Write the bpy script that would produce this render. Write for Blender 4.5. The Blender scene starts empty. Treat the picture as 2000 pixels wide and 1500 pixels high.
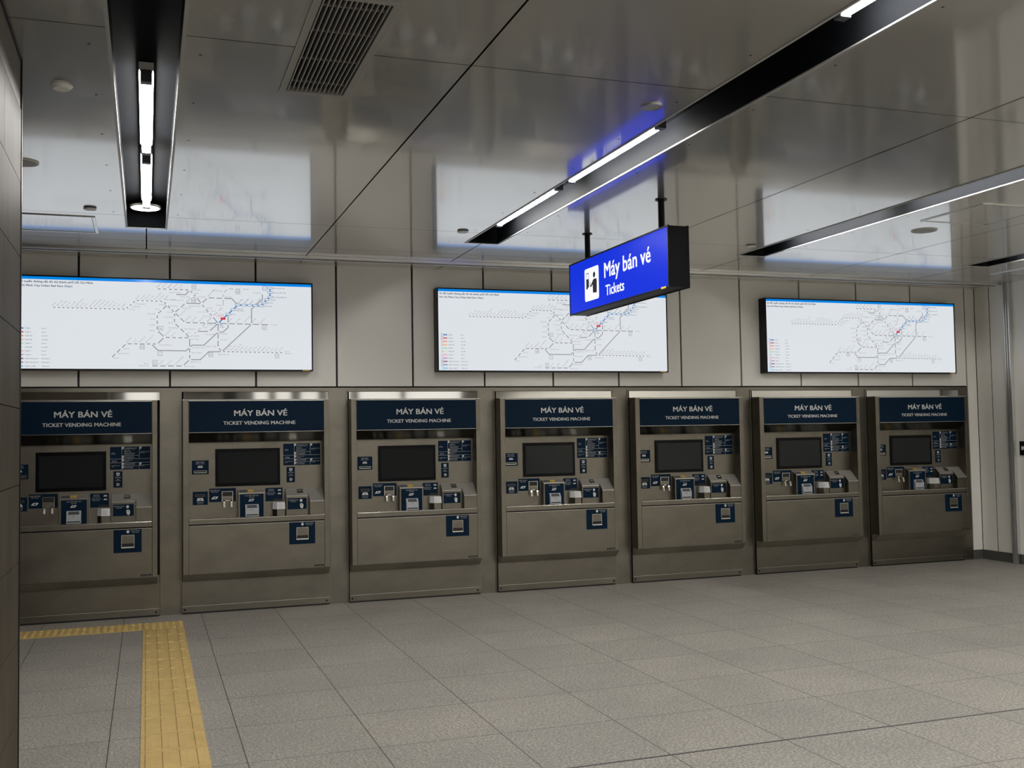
import bpy, math, random
from mathutils import Matrix, Vector
sc = bpy.context.scene
col = sc.collection
random.seed(7)

# ------------------------------------------------------------------ camera, world, exposure
cam_d = bpy.data.cameras.new('camera'); cam = bpy.data.objects.new('camera', cam_d); col.objects.link(cam)
cam_d.sensor_width = 36.0; cam_d.sensor_fit = 'HORIZONTAL'; cam_d.lens = 36.0 * 2043.2 / 2000
cam_d.clip_start = 0.05; cam_d.clip_end = 100
YAW, PITCH, ROLL = 0.33626, 0.04706, -0.01664
fw = Vector((math.sin(YAW)*math.cos(PITCH), math.cos(YAW)*math.cos(PITCH), math.sin(PITCH)))
rt = Vector((math.cos(YAW), -math.sin(YAW), 0)); up = rt.cross(fw)
r2 = rt*math.cos(ROLL) + up*math.sin(ROLL); u2 = -rt*math.sin(ROLL) + up*math.cos(ROLL)
cam.matrix_world = Matrix(((r2.x, u2.x, -fw.x, 0.506), (r2.y, u2.y, -fw.y, -9.130), (r2.z, u2.z, -fw.z, 1.445), (0, 0, 0, 1)))
sc.camera = cam
w = bpy.data.worlds.new('world'); sc.world = w; w.use_nodes = True
w.node_tree.nodes['Background'].inputs[0].default_value = (0.02, 0.02, 0.02, 1)
sc.view_settings.view_transform = 'Standard'; sc.view_settings.look = 'None'
sc.view_settings.exposure = 0.0; sc.view_settings.gamma = 1.0; sc.view_settings.use_curve_mapping = False

TUBE = 86.0        # radiance of the lit fluorescent tubes
TUBE_COL = (1.0, 0.975, 0.93)
SLOT_X = (0.504, 3.0, 5.44, 7.89)      # centres of the recessed light channels
CEIL = 2.945
RIGHT = 9.09
# tubes that carry on along the same channels behind the camera
for sx in (-1.95,) + SLOT_X:
    for y0 in (-8.6, -11.4, -14.2):
        if sx == -1.95: continue
        d = bpy.data.lights.new('tube_lamp', 'AREA'); d.shape = 'RECTANGLE'; d.size = 0.045; d.size_y = 2.4
        d.energy = TUBE * math.pi * 0.045 * 2.4 * 1.6; d.color = TUBE_COL
        o = bpy.data.objects.new('tube_lamp', d); col.objects.link(o); o.location = (sx, y0, 3.0)

# ------------------------------------------------------------------ materials
def mat(name, color=(.5,.5,.5), rough=.5, metal=0.0, emit=None, strength=0.0, spec=.5):
    m = bpy.data.materials.new(name); m.use_nodes = True
    b = m.node_tree.nodes['Principled BSDF']
    b.inputs['Base Color'].default_value = (*color, 1); b.inputs['Roughness'].default_value = rough
    b.inputs['Metallic'].default_value = metal; b.inputs['Specular IOR Level'].default_value = spec
    if emit:
        b.inputs['Emission Color'].default_value = (*emit, 1); b.inputs['Emission Strength'].default_value = strength
    return m
class N:
    """a short hand for building node trees"""
    def __init__(s, m): s.t = m.node_tree; s.b = s.t.nodes['Principled BSDF']
    def new(s, kind, **kw):
        n = s.t.nodes.new(kind)
        for k, v in kw.items(): setattr(n, k, v)
        return n
    def val(s, x, sock):
        if isinstance(x, (int, float)): sock.default_value = x
        elif isinstance(x, tuple): sock.default_value = x
        else: s.t.links.new(x, sock)
    def math(s, op, a, b=0.0, c=0.0):
        n = s.new('ShaderNodeMath', operation=op)
        s.val(a, n.inputs[0]); s.val(b, n.inputs[1]); s.val(c, n.inputs[2]); return n.outputs[0]
    def noise(s, vec, scale, detail=3.0, rough=.5):
        n = s.new('ShaderNodeTexNoise'); s.t.links.new(vec, n.inputs['Vector'])
        n.inputs['Scale'].default_value = scale; n.inputs['Detail'].default_value = detail; n.inputs['Roughness'].default_value = rough
        return n.outputs['Fac']
    def ramp(s, fac, *stops):
        n = s.new('ShaderNodeValToRGB'); s.t.links.new(fac, n.inputs[0]); e = n.color_ramp.elements
        while len(e) < len(stops): e.new(.5)
        for i, (p, c) in enumerate(stops):
            e[i].position = p; e[i].color = (*c, 1) if len(c) == 3 else c
        return n.outputs[0]
    def mix(s, fac, a, b, mode='MIX'):
        n = s.new('ShaderNodeMix', data_type='RGBA', blend_type=mode)
        s.val(fac, n.inputs[0]); s.val(a, n.inputs[6]); s.val(b, n.inputs[7]); return n.outputs[2]
    def bump(s, h, strength, dist):
        n = s.new('ShaderNodeBump'); n.inputs['Strength'].default_value = strength; n.inputs['Distance'].default_value = dist
        s.t.links.new(h, n.inputs['Height']); s.t.links.new(n.outputs[0], s.b.inputs['Normal'])
    def pos(s):
        return s.new('ShaderNodeNewGeometry').outputs['Position']
    def obj(s):
        return s.new('ShaderNodeTexCoord').outputs['Object']
    def scaled(s, v, sx, sy, sz):
        n = s.new('ShaderNodeMapping'); s.t.links.new(v, n.inputs[0]); n.inputs['Scale'].default_value = (sx, sy, sz); return n.outputs[0]
    def link(s, a, name): s.t.links.new(a, s.b.inputs[name])

def steel(name, color, rough, metal=1.0, stain=.12):
    m = mat(name, color, rough, metal); n = N(m); v = n.obj()
    cloud = n.noise(n.scaled(v, 1.3, 1.3, 2.2), 2.2, 4.0, .6)
    fine = n.noise(n.scaled(v, 3, 3, 160), 3.0, 2.0)
    lo = tuple(c*(1-stain) for c in color); hi = tuple(min(1, c*(1+stain)) for c in color)
    n.link(n.ramp(cloud, (.32, lo), (.68, hi)), 'Base Color')
    n.link(n.math('ADD', n.math('MULTIPLY', fine, .10), n.math('MULTIPLY_ADD', cloud, .14, rough - .12)), 'Roughness')
    return m
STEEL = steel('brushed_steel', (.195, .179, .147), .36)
STEEL_LIP_LIT = steel('brushed_steel_lip_lit', (.48, .45, .38), .40)  # cabinet steel with its colour brightened to offset shade on the down-facing lip
STEEL_WALL = steel('cladding_steel', (.215, .199, .166), .34)
STEEL_LIT_TOP = steel('steel_lit_top', (.30, .29, .265), .50, .35)  # same steel, colour lightened for the overhead light on the sloped tops
STEEL_EDGE = mat('steel_edge', (.72, .70, .66), .22, 1.0)
POLISH = mat('polished_steel', (.66, .65, .62), .045, 1.0)
BLUE = mat('navy_sticker', (.0002, .0120, .032), .45, spec=.10)
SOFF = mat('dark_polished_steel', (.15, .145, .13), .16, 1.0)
WHITE = mat('white_print', (.62, .62, .61), .5)
BLACK = mat('black_gloss', (.002, .002, .003), .25, spec=.15)
SCREEN = mat('dark_display', (.015, .018, .018), .10, spec=.25)
DARK = mat('dark_void', (.006, .006, .007), .6)
GREYPL = mat('grey_plastic', (.40, .42, .45), .35)
GREYDK = mat('dark_grey_plastic', (.06, .065, .075), .4)
IVORY = mat('ivory_plastic', (.62, .60, .50), .4)
CLEARW = mat('milky_plastic', (.60, .61, .62), .3)
YELLOW = mat('yellow_label', (.75, .48, .06), .5)
BLACKMET = mat('black_metal', (.004, .0045, .007), .38, 0.0, spec=.22)
CHANNEL = mat('channel_black', (.0065, .0072, .0085), .55, 0.0, spec=.012)
ALU = mat('aluminium_trim', (.75, .75, .74), .28, 1.0)
RIM = mat('white_trim', (.36, .36, .355), .35)
GREYCEIL = mat('grey_ceiling_fitting', (.30, .295, .28), .45)
WHITECEIL = mat('white_ceiling_fitting', (.72, .71, .68), .45)
LIT = mat('lit_tube', (1, 1, 1), .4, 0, TUBE_COL, TUBE)
LITDISC = mat('lit_disc', (1, 1, 1), .4, 0, TUBE_COL, 9.0)
MAPWHITE = mat('lit_map_white', (.06, .06, .06), .36, 0, (.90, .945, 1.0), .78, spec=.10)
MAPBLUE = mat('lit_map_blue', (.0, .01, .03), .15, 0, (.0, .24, .80), .95, spec=.25)
PRINT = [mat('map_grey', (.03,.03,.03), .5, 0, (.23, .235, .25), 1), mat('map_light_grey', (.1,.1,.1), .3, 0, (.42, .43, .45), 1),
         mat('map_line_blue', (.0,.02,.05), .3, 0, (.02, .15, .42), 1), mat('map_red', (.1,0,0), .3, 0, (.62, .02, .06), 1),
         mat('map_navy', (.0,.0,.01), .5, 0, (.022, .040, .080), 1, spec=.1), mat('map_dot', (.1,.1,.1), .3, 0, (.90, .945, 1.0), .78)]
LEG = [(.02,.15,.42),(.55,.03,.07),(.85,.25,.08),(.85,.42,.15),(.35,.62,.42),(.55,.72,.55),(.8,.32,.42),(.45,.25,.42),(.25,.05,.16),(.22,.25,.38),(.12,.5,.8)]
LEGM = [mat('map_legend', (.05,.05,.05), .3, 0, c, 1) for c in LEG]
SIGNBLUE = mat('lit_sign_blue', (.0, .0, .03), .35, 0, (.002, .030, .70), 1.0, spec=.08)
SIGNWHITE = mat('lit_sign_white', (.1, .1, .1), .3, 0, (.92, .95, 1.0), .95)

def wall_mat(name, c):
    m = mat(name, c, .42); n = N(m)
    n.link(n.ramp(n.noise(n.obj(), 1.1, 3), (.3, tuple(x*.96 for x in c)), (.7, tuple(min(1, x*1.04) for x in c))), 'Base Color'); return m
WALLP = wall_mat('beige_wall_panel', (.84, .82, .765))
WALLFAR = wall_mat('hall_wall_panel', (.20, .19, .17))
DADO = wall_mat('dark_hall_stone', (.10, .092, .078))
BASEB = mat('grey_skirting', (.085, .082, .075), .4)

def ceiling_mat():
    m = mat('coated_ceiling_panel', (.70, .695, .67), .29, .72)
    n = N(m); g = n.new('ShaderNodeBsdfGlossy'); g.inputs['Color'].default_value = (.86, .86, .84, 1); g.inputs["Roughness"].default_value = .075
    fr = n.new('ShaderNodeLayerWeight'); fr.inputs['Blend'].default_value = .42
    fac = n.math('MULTIPLY_ADD', fr.outputs['Facing'], .60, .05)
    mx = n.new('ShaderNodeMixShader'); n.t.links.new(fac, mx.inputs[0]); n.t.links.new(n.b.outputs[0], mx.inputs[1]); n.t.links.new(g.outputs[0], mx.inputs[2])
    n.t.links.new(mx.outputs[0], n.t.nodes['Material Output'].inputs['Surface'])
    return m
CEILM = ceiling_mat()

def floor_mat():
    m = mat('granite_tiles', (.3, .28, .25), .55); n = N(m); p = n.pos()
    s = n.new('ShaderNodeSeparateXYZ'); n.t.links.new(p, s.inputs[0]); x, y = s.outputs[0], s.outputs[1]
    tx = n.math('DIVIDE', n.math('SUBTRACT', x, .335), .595); ty = n.math('DIVIDE', y, .61)
    def dist(t, size):       # metres to the nearest joint
        f = n.math('FRACT', t); return n.math('MULTIPLY', n.math('MINIMUM', f, n.math('SUBTRACT', 1.0, f)), size)
    joint = n.math('MINIMUM', dist(tx, .595), dist(ty, .61))
    exp = n.math('ABSOLUTE', n.math('ADD', y, 4.88))
    line = n.math('MAXIMUM', n.math('LESS_THAN', joint, .0026), n.math('LESS_THAN', exp, .0085))
    cell = n.new('ShaderNodeCombineXYZ'); n.val(n.math('FLOOR', tx), cell.inputs[0]); n.val(n.math('FLOOR', ty), cell.inputs[1])
    wn = n.new('ShaderNodeTexWhiteNoise', noise_dimensions='2D'); n.t.links.new(cell.outputs[0], wn.inputs['Vector'])
    grain = n.noise(p, 75, 3.0, .8); blot = n.noise(p, 1.6, 4.0, .6); mid = n.noise(p, 22, 3.0, .6)
    base = n.ramp(grain, (.34, (.118, .110, .098)), (.50, (.268, .254, .229)), (.66, (.46, .445, .41)))
    base = n.mix(1.0, base, n.ramp(wn.outputs['Value'], (0, (.95, .95, .945)), (1, (1.04, 1.03, 1.02))), 'MULTIPLY')
    base = n.mix(1.0, base, n.ramp(blot, (.3, (.88, .88, .88)), (.7, (1.08, 1.07, 1.05))), 'MULTIPLY')
    base = n.mix(1.0, base, n.ramp(mid, (.3, (.92, .92, .92)), (.7, (1.06, 1.06, 1.06))), 'MULTIPLY')
    stain = n.noise(p, 3.1, 5.0, .65)
    base = n.mix(1.0, base, n.ramp(stain, (.66, (1, 1, 1)), (.76, (.72, .70, .66))), 'MULTIPLY')
    base = n.mix(line, base, (.045, .042, .042, 1))
    n.link(base, 'Base Color')
    n.link(n.math('MULTIPLY_ADD', grain, .25, .40), 'Roughness')
    n.bump(n.math('SUBTRACT', n.math('MULTIPLY', grain, .25), line), .35, .003)
    return m
FLOORM = floor_mat()
def tact_mat():
    m = mat('yellow_tactile_paving', (.62, .40, .10), .5); n = N(m)
    n.link(n.ramp(n.noise(n.pos(), 9, 4), (.3, (.47, .325, .112)), (.7, (.57, .405, .150))), 'Base Color'); return m
TACT = tact_mat()
def pillar_mat():
    m = mat('pillar_stone', (.10, .09, .075), .5, spec=.05); n = N(m); v = n.pos()
    n.link(n.ramp(n.noise(n.scaled(v, 1, 1, .35), 7, 4), (.3, (.064, .055, .042)), (.7, (.088, .077, .060))), 'Base Color'); return m
PILLAR = pillar_mat()

# ------------------------------------------------------------------ geometry helpers
FRONT = (Vector((1, 0, 0)), Vector((0, 0, 1)))     # drawn on a face that looks along -y
LEFTW = (Vector((0, -1, 0)), Vector((0, 0, 1)))    # drawn on a face that looks along -x
_cache = {}
_plain = dict(zip('ĐđơờớởỡợưừứửữựƠỜỚỞỠỢƯỪỨỬỮỰ', 'DdoòóỏõọuùúủũụOÒÓỎÕỌUÙÚỦŨỤ'))
_bare = dict(zip('oòóỏõọuùúủũụOÒÓỎÕỌUÙÚỦŨỤ', 'oooooouuuuuuOOOOOOUUUUUU'))
def glyphs(s):
    key = s
    if key not in _cache and any(ch in _plain for ch in s):
        # barred D and horned O, U: the plain letter with its stroke or horn laid on
        p = ''.join(_plain.get(ch, ch) for ch in s); vs, fs = glyphs(p); vs, fs = list(vs), list(fs)
        for i, ch in enumerate(s):
            if ch not in _plain: continue
            if ch not in 'Đđ':
                bare = _bare[p[i]]; xr = max(v[0] for v in glyphs(p[:i]+bare)[0]); u = .215 if bare.isupper() else 0
                k = len(vs); vs += [(xr-.07,.44+u),(xr+.01,.47+u),(xr+.085,.59+u),(xr+.02,.60+u)]; fs.append((k,k+1,k+2,k+3)); continue
            one = glyphs(p[i])[0]; wd = max(v[0] for v in one) - min(v[0] for v in one)
            xr = max(v[0] for v in glyphs(p[:i+1])[0]); xl = xr - wd
            a, c, y0, y1 = (xl-.07, xl+.30, .325, .400) if ch == 'Đ' else (xr-.28, xr+.07, .575, .640)
            k = len(vs); vs += [(a,y0),(c,y0),(c,y1),(a,y1)]; fs.append((k,k+1,k+2,k+3))
        _cache[key] = (vs, fs)
    if key not in _cache:
        c = bpy.data.curves.new('t', 'FONT'); c.body = s; c.size = 1; c.resolution_u = 2; c.fill_mode = 'FRONT'
        o = bpy.data.objects.new('t', c); col.objects.link(o)
        dg = bpy.context.evaluated_depsgraph_get(); dg.update()
        me = bpy.data.meshes.new_from_object(o.evaluated_get(dg))
        vs = [(v.co.x, v.co.y) for v in me.vertices]; fs = [tuple(p.vertices) for p in me.polygons]
        bpy.data.objects.remove(o); bpy.data.curves.remove(c); bpy.data.meshes.remove(me)
        _cache[key] = (vs, fs)
    return _cache[key]
class MB:
    """collects faces for ONE mesh object"""
    def __init__(s): s.v, s.f, s.mi, s.mats = [], [], [], []
    def m(s, mt):
        if mt not in s.mats: s.mats.append(mt)
        return s.mats.index(mt)
    def add(s, vs, fs, mt):
        b = len(s.v); s.v += [tuple(v) for v in vs]; k = s.m(mt)
        for f in fs: s.f.append(tuple(i+b for i in f)); s.mi.append(k)
    def box(s, x0, x1, y0, y1, z0, z1, mt):
        s.hexa([(x0,y0,z0),(x1,y0,z0),(x1,y1,z0),(x0,y1,z0),(x0,y0,z1),(x1,y0,z1),(x1,y1,z1),(x0,y1,z1)], mt); return s
    def hexa(s, p, mt):
        s.add(p, [(3,2,1,0),(4,5,6,7),(0,1,5,4),(1,2,6,5),(2,3,7,6),(3,0,4,7)], mt); return s
    def quad(s, a, b, c, d, mt): s.add([a,b,c,d], [(0,1,2,3)], mt); return s
    def prism_x(s, prof, x0, x1, mt):
        """a (y, z) outline pushed along x"""
        n = len(prof); vs = [(x0,y,z) for y,z in prof] + [(x1,y,z) for y,z in prof]
        fs = [tuple(range(n)), tuple(range(2*n-1, n-1, -1))] + [(i, i+n, (i+1) % n + n, (i+1) % n) for i in range(n)]
        s.add(vs, fs, mt); return s
    def prism_z(s, prof, z0, z1, mt):
        n = len(prof); vs = [(x,y,z0) for x,y in prof] + [(x,y,z1) for x,y in prof]
        fs = [tuple(range(n-1,-1,-1)), tuple(range(n, 2*n))] + [(i, (i+1) % n, (i+1) % n + n, i+n) for i in range(n)]
        s.add(vs, fs, mt); return s
    def cyl(s, c, r, h, axis, mt, n=20, r2=None):
        """from centre c along axis by h"""
        r2 = r if r2 is None else r2; a = 'xyz'.index(axis); vs = []
        for k, rr in ((0, r), (h, r2)):
            for i in range(n):
                t = 2*math.pi*i/n; p = [math.cos(t)*rr, math.sin(t)*rr]; q = p[:]; q.insert(a, k); vs.append(tuple(c[j]+q[j] for j in range(3)))
        fs = [tuple(range(n-1,-1,-1)), tuple(range(n, 2*n))] + [(i, (i+1) % n, (i+1) % n + n, i+n) for i in range(n)]
        s.add(vs, fs, mt); return s
    def disc(s, c, r, axis, mt, n=20): return s.cyl(c, r, .0004, axis, mt, n)
    def flat(s, pts, o, UV, mt):
        """a flat outline, (u, v) points laid from o along UV"""
        U, V = UV; s.add([Vector(o)+U*u+V*v for u, v in pts], [tuple(range(len(pts)))], mt); return s
    def rect(s, u0, v0, u1, v1, o, UV, mt): return s.flat([(u0,v0),(u1,v0),(u1,v1),(u0,v1)], o, UV, mt)
    def frame(s, u0, v0, u1, v1, t, o, UV, mt):
        for a in ((u0,v0,u1,v0+t),(u0,v1-t,u1,v1),(u0,v0+t,u0+t,v1-t),(u1-t,v0+t,u1,v1-t)): s.rect(*a, o, UV, mt)
        return s
    def text(s, st, o, UV, mt, cap=.02, width=None, align=0, bold=0.0, rot=0.0):
        """cap = height of a capital; width squeezes or stretches the line to fit; align 0 left, 1 centre, 2 right"""
        vs, fs = glyphs(st)
        if not vs: return s
        k = cap/.727; x0 = min(v[0] for v in vs); x1 = max(v[0] for v in vs)
        kx = width/(x1-x0) if width else k; sh = -(0, (x0+x1)/2, x1)[align] if align else -x0
        U, V = UV; c, sn = math.cos(rot), math.sin(rot); W = U.cross(V)
        d = bold*cap                       # heavier strokes: the line laid a few times, each a hair to the side and nearer
        for n, (ox, oy) in enumerate(((0, 0),) if d == 0 or cap < .015 else ((-d, d*.5), (d, d*.5), (-d, -d*.5), (d, -d*.5), (0, 0))):
            out = []
            for x, y in vs:
                a, b = (x+sh)*kx+ox, y*k+oy; out.append(Vector(o)+U*(a*c-b*sn)+V*(a*sn+b*c)+W*(.00008*n))
            s.add(out, fs, mt)
        return s
    def build(s, name, parent=None, loc=None, smooth=False, bevel=0.0):
        me = bpy.data.meshes.new(name); me.from_pydata(s.v, [], s.f)
        for m in s.mats: me.materials.append(m)
        me.polygons.foreach_set('material_index', s.mi)
        if smooth: me.polygons.foreach_set('use_smooth', [True]*len(s.f))
        me.update(); o = bpy.data.objects.new(name, me); col.objects.link(o)
        if parent: o.parent = parent
        if loc: o.location = loc
        if bevel:
            b = o.modifiers.new('bevel', 'BEVEL'); b.width = bevel; b.segments = 2; b.limit_method = 'ANGLE'
        return o
def tag(o, label, cat, group=None):
    o['label'] = label; o['category'] = cat
    if group: o['group'] = group
    return o
def thing(name, loc, label, cat, group=None):
    o = bpy.data.objects.new(name, None); o.empty_display_size = .2; col.objects.link(o); o.location = loc
    return tag(o, label, cat, group)
def copy_tree(o, parent=None):
    c = o.copy(); col.objects.link(c)
    if parent: c.parent = parent
    for ch in list(o.children): copy_tree(ch, c)
    return c
def struct(o): o['kind'] = 'structure'; return o

# ------------------------------------------------------------------ the setting
MACH_W = 1.085
MACHINES = [(0.0045, 1.0), (1.383, 1.018), (2.756, .996), (4.107, .986), (5.465, .998), (6.835, 1.014), (8.22, 1.014)]
XL, YB = -6.0, -17.0
WJ = [-0.016, .688, 1.386, 2.076, 2.759, 3.433, 4.109, 4.785, 5.463, 6.137, 6.838, 7.539, 8.233, 8.957]
STEEL_TOP = 1.868; STEEL_END = 8.957

b = MB(); b.quad((XL,YB,0),(RIGHT,YB,0),(RIGHT,.3,0),(XL,.3,0), FLOORM); struct(b.build('floor'))

# back wall: dark carrier behind, beige panels with open joints above the steel
b = MB(); b.box(XL, RIGHT+.3, .30, .34, 0, CEIL+.2, DARK); b.box(XL, RIGHT+.3, .02, .30, STEEL_TOP+.006, CEIL+.2, DARK)
xs = [WJ[0]-.703*k for k in range(8, 0, -1)] + WJ; g = .0085
for a, c in zip(xs, xs[1:]): b.box(a+g, c-g, 0, .02, STEEL_TOP+.012, CEIL+.05, WALLP)
b.box(STEEL_END+g, RIGHT-.0005, 0, .02, .10, CEIL+.05, WALLP)
struct(b.build('wall_back', bevel=.0015))
b = MB(); b.box(STEEL_END, RIGHT-.001, -.006, .02, 0, .10, BASEB); struct(b.build('baseboard_back'))

# stainless cladding with an opening for each machine
OP = [(x-(MACH_W/2+.057)*s, x+(MACH_W/2+.068)*s) for x, s in MACHINES]
b = MB(); OPT = 1.846
edges = [XL] + [e for p in OP for e in p] + [STEEL_END]
for a, c in zip(edges[::2], edges[1::2]): b.box(a, c, 0, .025, 0, OPT, STEEL_WALL)
b.box(XL, STEEL_END, 0, .025, OPT, STEEL_TOP, STEEL_WALL)
struct(b.build('trim_1'))

# right wall
b = MB(); b.box(RIGHT+.02, RIGHT+.1, YB, .3, 0, CEIL+.2, DARK)
ry = [-.003, -.215, -.470]
for a, c in zip(ry, ry[1:]): b.box(RIGHT, RIGHT+.02, c+.005, a-.005, .10, CEIL+.05, WALLP)
b.box(RIGHT+.0015, RIGHT+.02, -.2195, -.2105, .10, CEIL+.05, DARK)
y = -.52
while y > YB: b.box(RIGHT, RIGHT+.02, max(y-1.4, YB)+.004, y-.004, .10, CEIL+.05, WALLP); y -= 1.4
struct(b.build('wall_right', bevel=.0015))
b = MB(); b.box(RIGHT-.008, RIGHT+.02, -.455, -.007, 0, .10, BASEB); b.box(RIGHT-.008, RIGHT+.02, YB, -.535, 0, .10, BASEB); struct(b.build('baseboard_right'))
# shutter guide: two vertical rails on the right wall, two along the ceiling
b = MB()
for y0, y1 in ((-.468, -.457), (-.495, -.486), (-.528, -.517)): b.box(RIGHT-.045, RIGHT-.001, y0, y1, 0, CEIL-.001, ALU)
b.box(RIGHT-.030, RIGHT-.001, -.517, -.468, 0, CEIL-.001, ALU); struct(b.build('trim_2', bevel=.001))
b = MB()
for y0, y1, z in ((-.455, -.405, .022), (-.375, -.345, .026), (-.30, -.255, .014)): b.box(XL, RIGHT-.05, y0, y1, CEIL-z, CEIL-.0005, ALU)
b.box(XL, RIGHT-.05, -.405, -.375, CEIL-.006, CEIL-.0005, BLACKMET); struct(b.build('trim_3', bevel=.001))

# far side of the hall, behind the photographer
b = MB()
x = XL
while x < RIGHT: b.box(x+.16, min(x+1.4, RIGHT)-.16, YB-.02, YB, 1.75, CEIL+.05, WALLFAR); x += 1.4
b.box(XL, RIGHT, YB-.02, YB, 0, 1.75, DADO)
ADDED_GLOW = mat('added_panel_glow', (.6, .6, .6), .3, 0, (1.0, .98, .94), .9)  # glow of the added panels on the far wall
b.box(XL, RIGHT, YB-.06, YB-.02, 0, CEIL+.2, DARK); struct(b.build('wall_front'))
for k, (x0, x1) in enumerate(((.05, .75), (3.0, 3.3), (3.5, 3.85), (4.1, 4.5), (4.8, 5.3), (5.55, 6.6), (6.75, 8.2))):  # added glowing panels, stand-ins for an unseen source mirrored above the machines
    b = MB(); b.box(x0, x1, YB+.002, YB+.03, 2.05, 2.85, ADDED_GLOW)
    for a in ((x0-.03, x0, 2.02, 2.88), (x1, x1+.03, 2.02, 2.88), (x0, x1, 2.02, 2.05), (x0, x1, 2.85, 2.88)): b.box(a[0], a[1], YB+.001, YB+.04, a[2], a[3], ALU)
    struct(b.build('added_glow_panel_%d' % (k+1)))
b = MB(); b.box(XL-.02, XL, YB, .3, 0, CEIL+.2, DADO); struct(b.build('wall_left'))

# ceiling: coated panels with fine joints, openings for the light channels and the grille
HALF = .128; SLOT_Y1 = -1.335; SLOT_Y0 = -16.2; GR = (1.05, 1.345, -5.64, -4.58)
jx = sorted([-5.65, -4.4, -3.18, -1.95, -.72, .504, 1.754, 3.0, 4.30, 5.44, 6.67, 7.89]); jy = [-15.29, -11.90, -8.51, -5.12, -1.735, -.80, .02]
xcuts = sorted(set(jx + [XL, RIGHT] + [s+d for s in SLOT_X for d in (-HALF, HALF)] + [GR[0], GR[1]]))
ycuts = sorted(set(jy + [YB, SLOT_Y0, SLOT_Y1, GR[2], GR[3]]))
b = MB(); jg = .0028
for x0, x1 in zip(xcuts, xcuts[1:]):
    for y0, y1 in zip(ycuts, ycuts[1:]):
        mx, my = (x0+x1)/2, (y0+y1)/2
        if any(abs(mx-s) < HALF for s in SLOT_X) and SLOT_Y0 < my < SLOT_Y1: continue
        if GR[0] < mx < GR[1] and GR[2] < my < GR[3]: continue
        a0 = x0 + (jg*1.6 if x0 in jx else 0); a1 = x1 - (jg*1.6 if x1 in jx else 0); c0 = y0 + (jg if y0 in jy else 0); c1 = y1 - (jg if y1 in jy else 0)
        b.quad((a0,c0,CEIL),(a0,c1,CEIL),(a1,c1,CEIL),(a1,c0,CEIL), CEILM)
for s in SLOT_X[:3]:                      # pairs of screw heads beside the channels
    for k in range(8):
        for d in (-.205, .20): b.disc((s+d, -1.83-.62*k, CEIL-.0006), .006, 'z', DARK, 8)
b.box(XL, RIGHT, YB, .3, CEIL+.28, CEIL+.30, DARK)
for s0, s1 in zip((XL,)+tuple(s+HALF+.02 for s in SLOT_X), tuple(s-HALF-.02 for s in SLOT_X)+(RIGHT,)):
    if s0 < GR[0] < s1:
        b.box(s0, GR[0]-.02, YB, .3, CEIL+.012, CEIL+.02, DARK); b.box(GR[1]+.02, s1, YB, .3, CEIL+.012, CEIL+.02, DARK); b.box(GR[0]-.02, GR[1]+.02, GR[3]+.02, .3, CEIL+.012, CEIL+.02, DARK)
    else: b.box(s0, s1, YB, .3, CEIL+.012, CEIL+.02, DARK)
struct(b.build('ceiling'))

# ------------------------------------------------------------------ pillar on the left
PX, PY = .044, -4.694
t = thing('pillar', (-.55, -5.3, 0), 'stone-clad pillar with black corner trim cutting off the left edge of the view', 'pillar')
def loc(o, r): o.location = -Vector(r.location); return o
b = MB(); zs = [0, .105] + [.40+.2925*k for k in range(9)]
zs = [0, .10, .398, .690, .985, 1.279, 1.571, 1.864, 2.157, 2.447, 2.738]
b.box(-1.14, PX-.012, -5.9, PY-.012, 0, CEIL-.001, DARK)
for i, (z0, z1) in enumerate(zip(zs, zs[1:])):
    ys = [PY-.012, -5.208, -5.9+.0] if i % 2 == 1 else [PY-.012, -5.50, -5.9]
    for y1, y0 in zip(ys, ys[1:]): b.box(PX-.014, PX, y0+.0015, y1-.0015, z0+.0015, z1-.0015, PILLAR)
    b.box(-1.14, PX-.016, PY-.014, PY, z0+.0015, z1-.0015, PILLAR)
loc(b.build('cladding', t), t)
b = MB(); b.box(PX-.02, PX-.003, -5.9, PY-.012, 2.74, CEIL-.02, mat('pillar_fascia', (.10, .088, .072), .35)); loc(b.build('top_fascia', t), t)
b = MB(); b.box(PX-.016, PX+.003, PY-.012, PY+.003, 0, CEIL-.001, BLACKMET); b.box(PX-.016, PX+.001, -5.9, PY-.012, CEIL-.02, CEIL-.001, BLACKMET); loc(b.build('corner_trim', t), t)

# ------------------------------------------------------------------ tactile paving
def tile(bars):
    b = MB(); e = .0015; b.box(e, .30-e, e, .30-e, 0, .004, TACT)
    if bars:
        for i in range(4):
            x = .0375+.075*i; w2 = .0175; y0, y1, z = .018, .282, .0088
            b.add([(x-w2,y0,.004),(x+w2,y0,.004),(x+w2,y1,.004),(x-w2,y1,.004),(x-w2+.003,y0+.004,z),(x+w2-.003,y0+.004,z),(x+w2-.003,y1-.004,z),(x-w2+.003,y1-.004,z)],
                  [(4,5,6,7),(0,1,5,4),(1,2,6,5),(2,3,7,6),(3,0,4,7)], TACT)
    else:
        for i in range(6):
            for j in range(6): b.cyl((.025+.05*i, .025+.05*j, .004), .0175, .0045, 'z', TACT, 12, .011)
    return b
SX = .477
bar0 = tile(True).build('tactile_tile'); dot0 = tile(False).build('warning_tile')
for k in range(14):
    o = bar0 if k == 0 else bar0.copy()
    if k: col.objects.link(o)
    o.location = (SX, -.65-.30*(k+1), 0)
    tag(o, 'yellow paving tile with four raised bars in the strip running towards the ticket machines', 'paving tile', 'barred tactile tiles of the yellow strip')
wl = ['yellow studded paving tile at the corner where the yellow strips meet', 'yellow studded paving tile next to the corner tile, in front of the leftmost machine', 'yellow studded paving tile second out from the corner tile', 'yellow studded paving tile farthest from the corner, beside the pillar']
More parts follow.
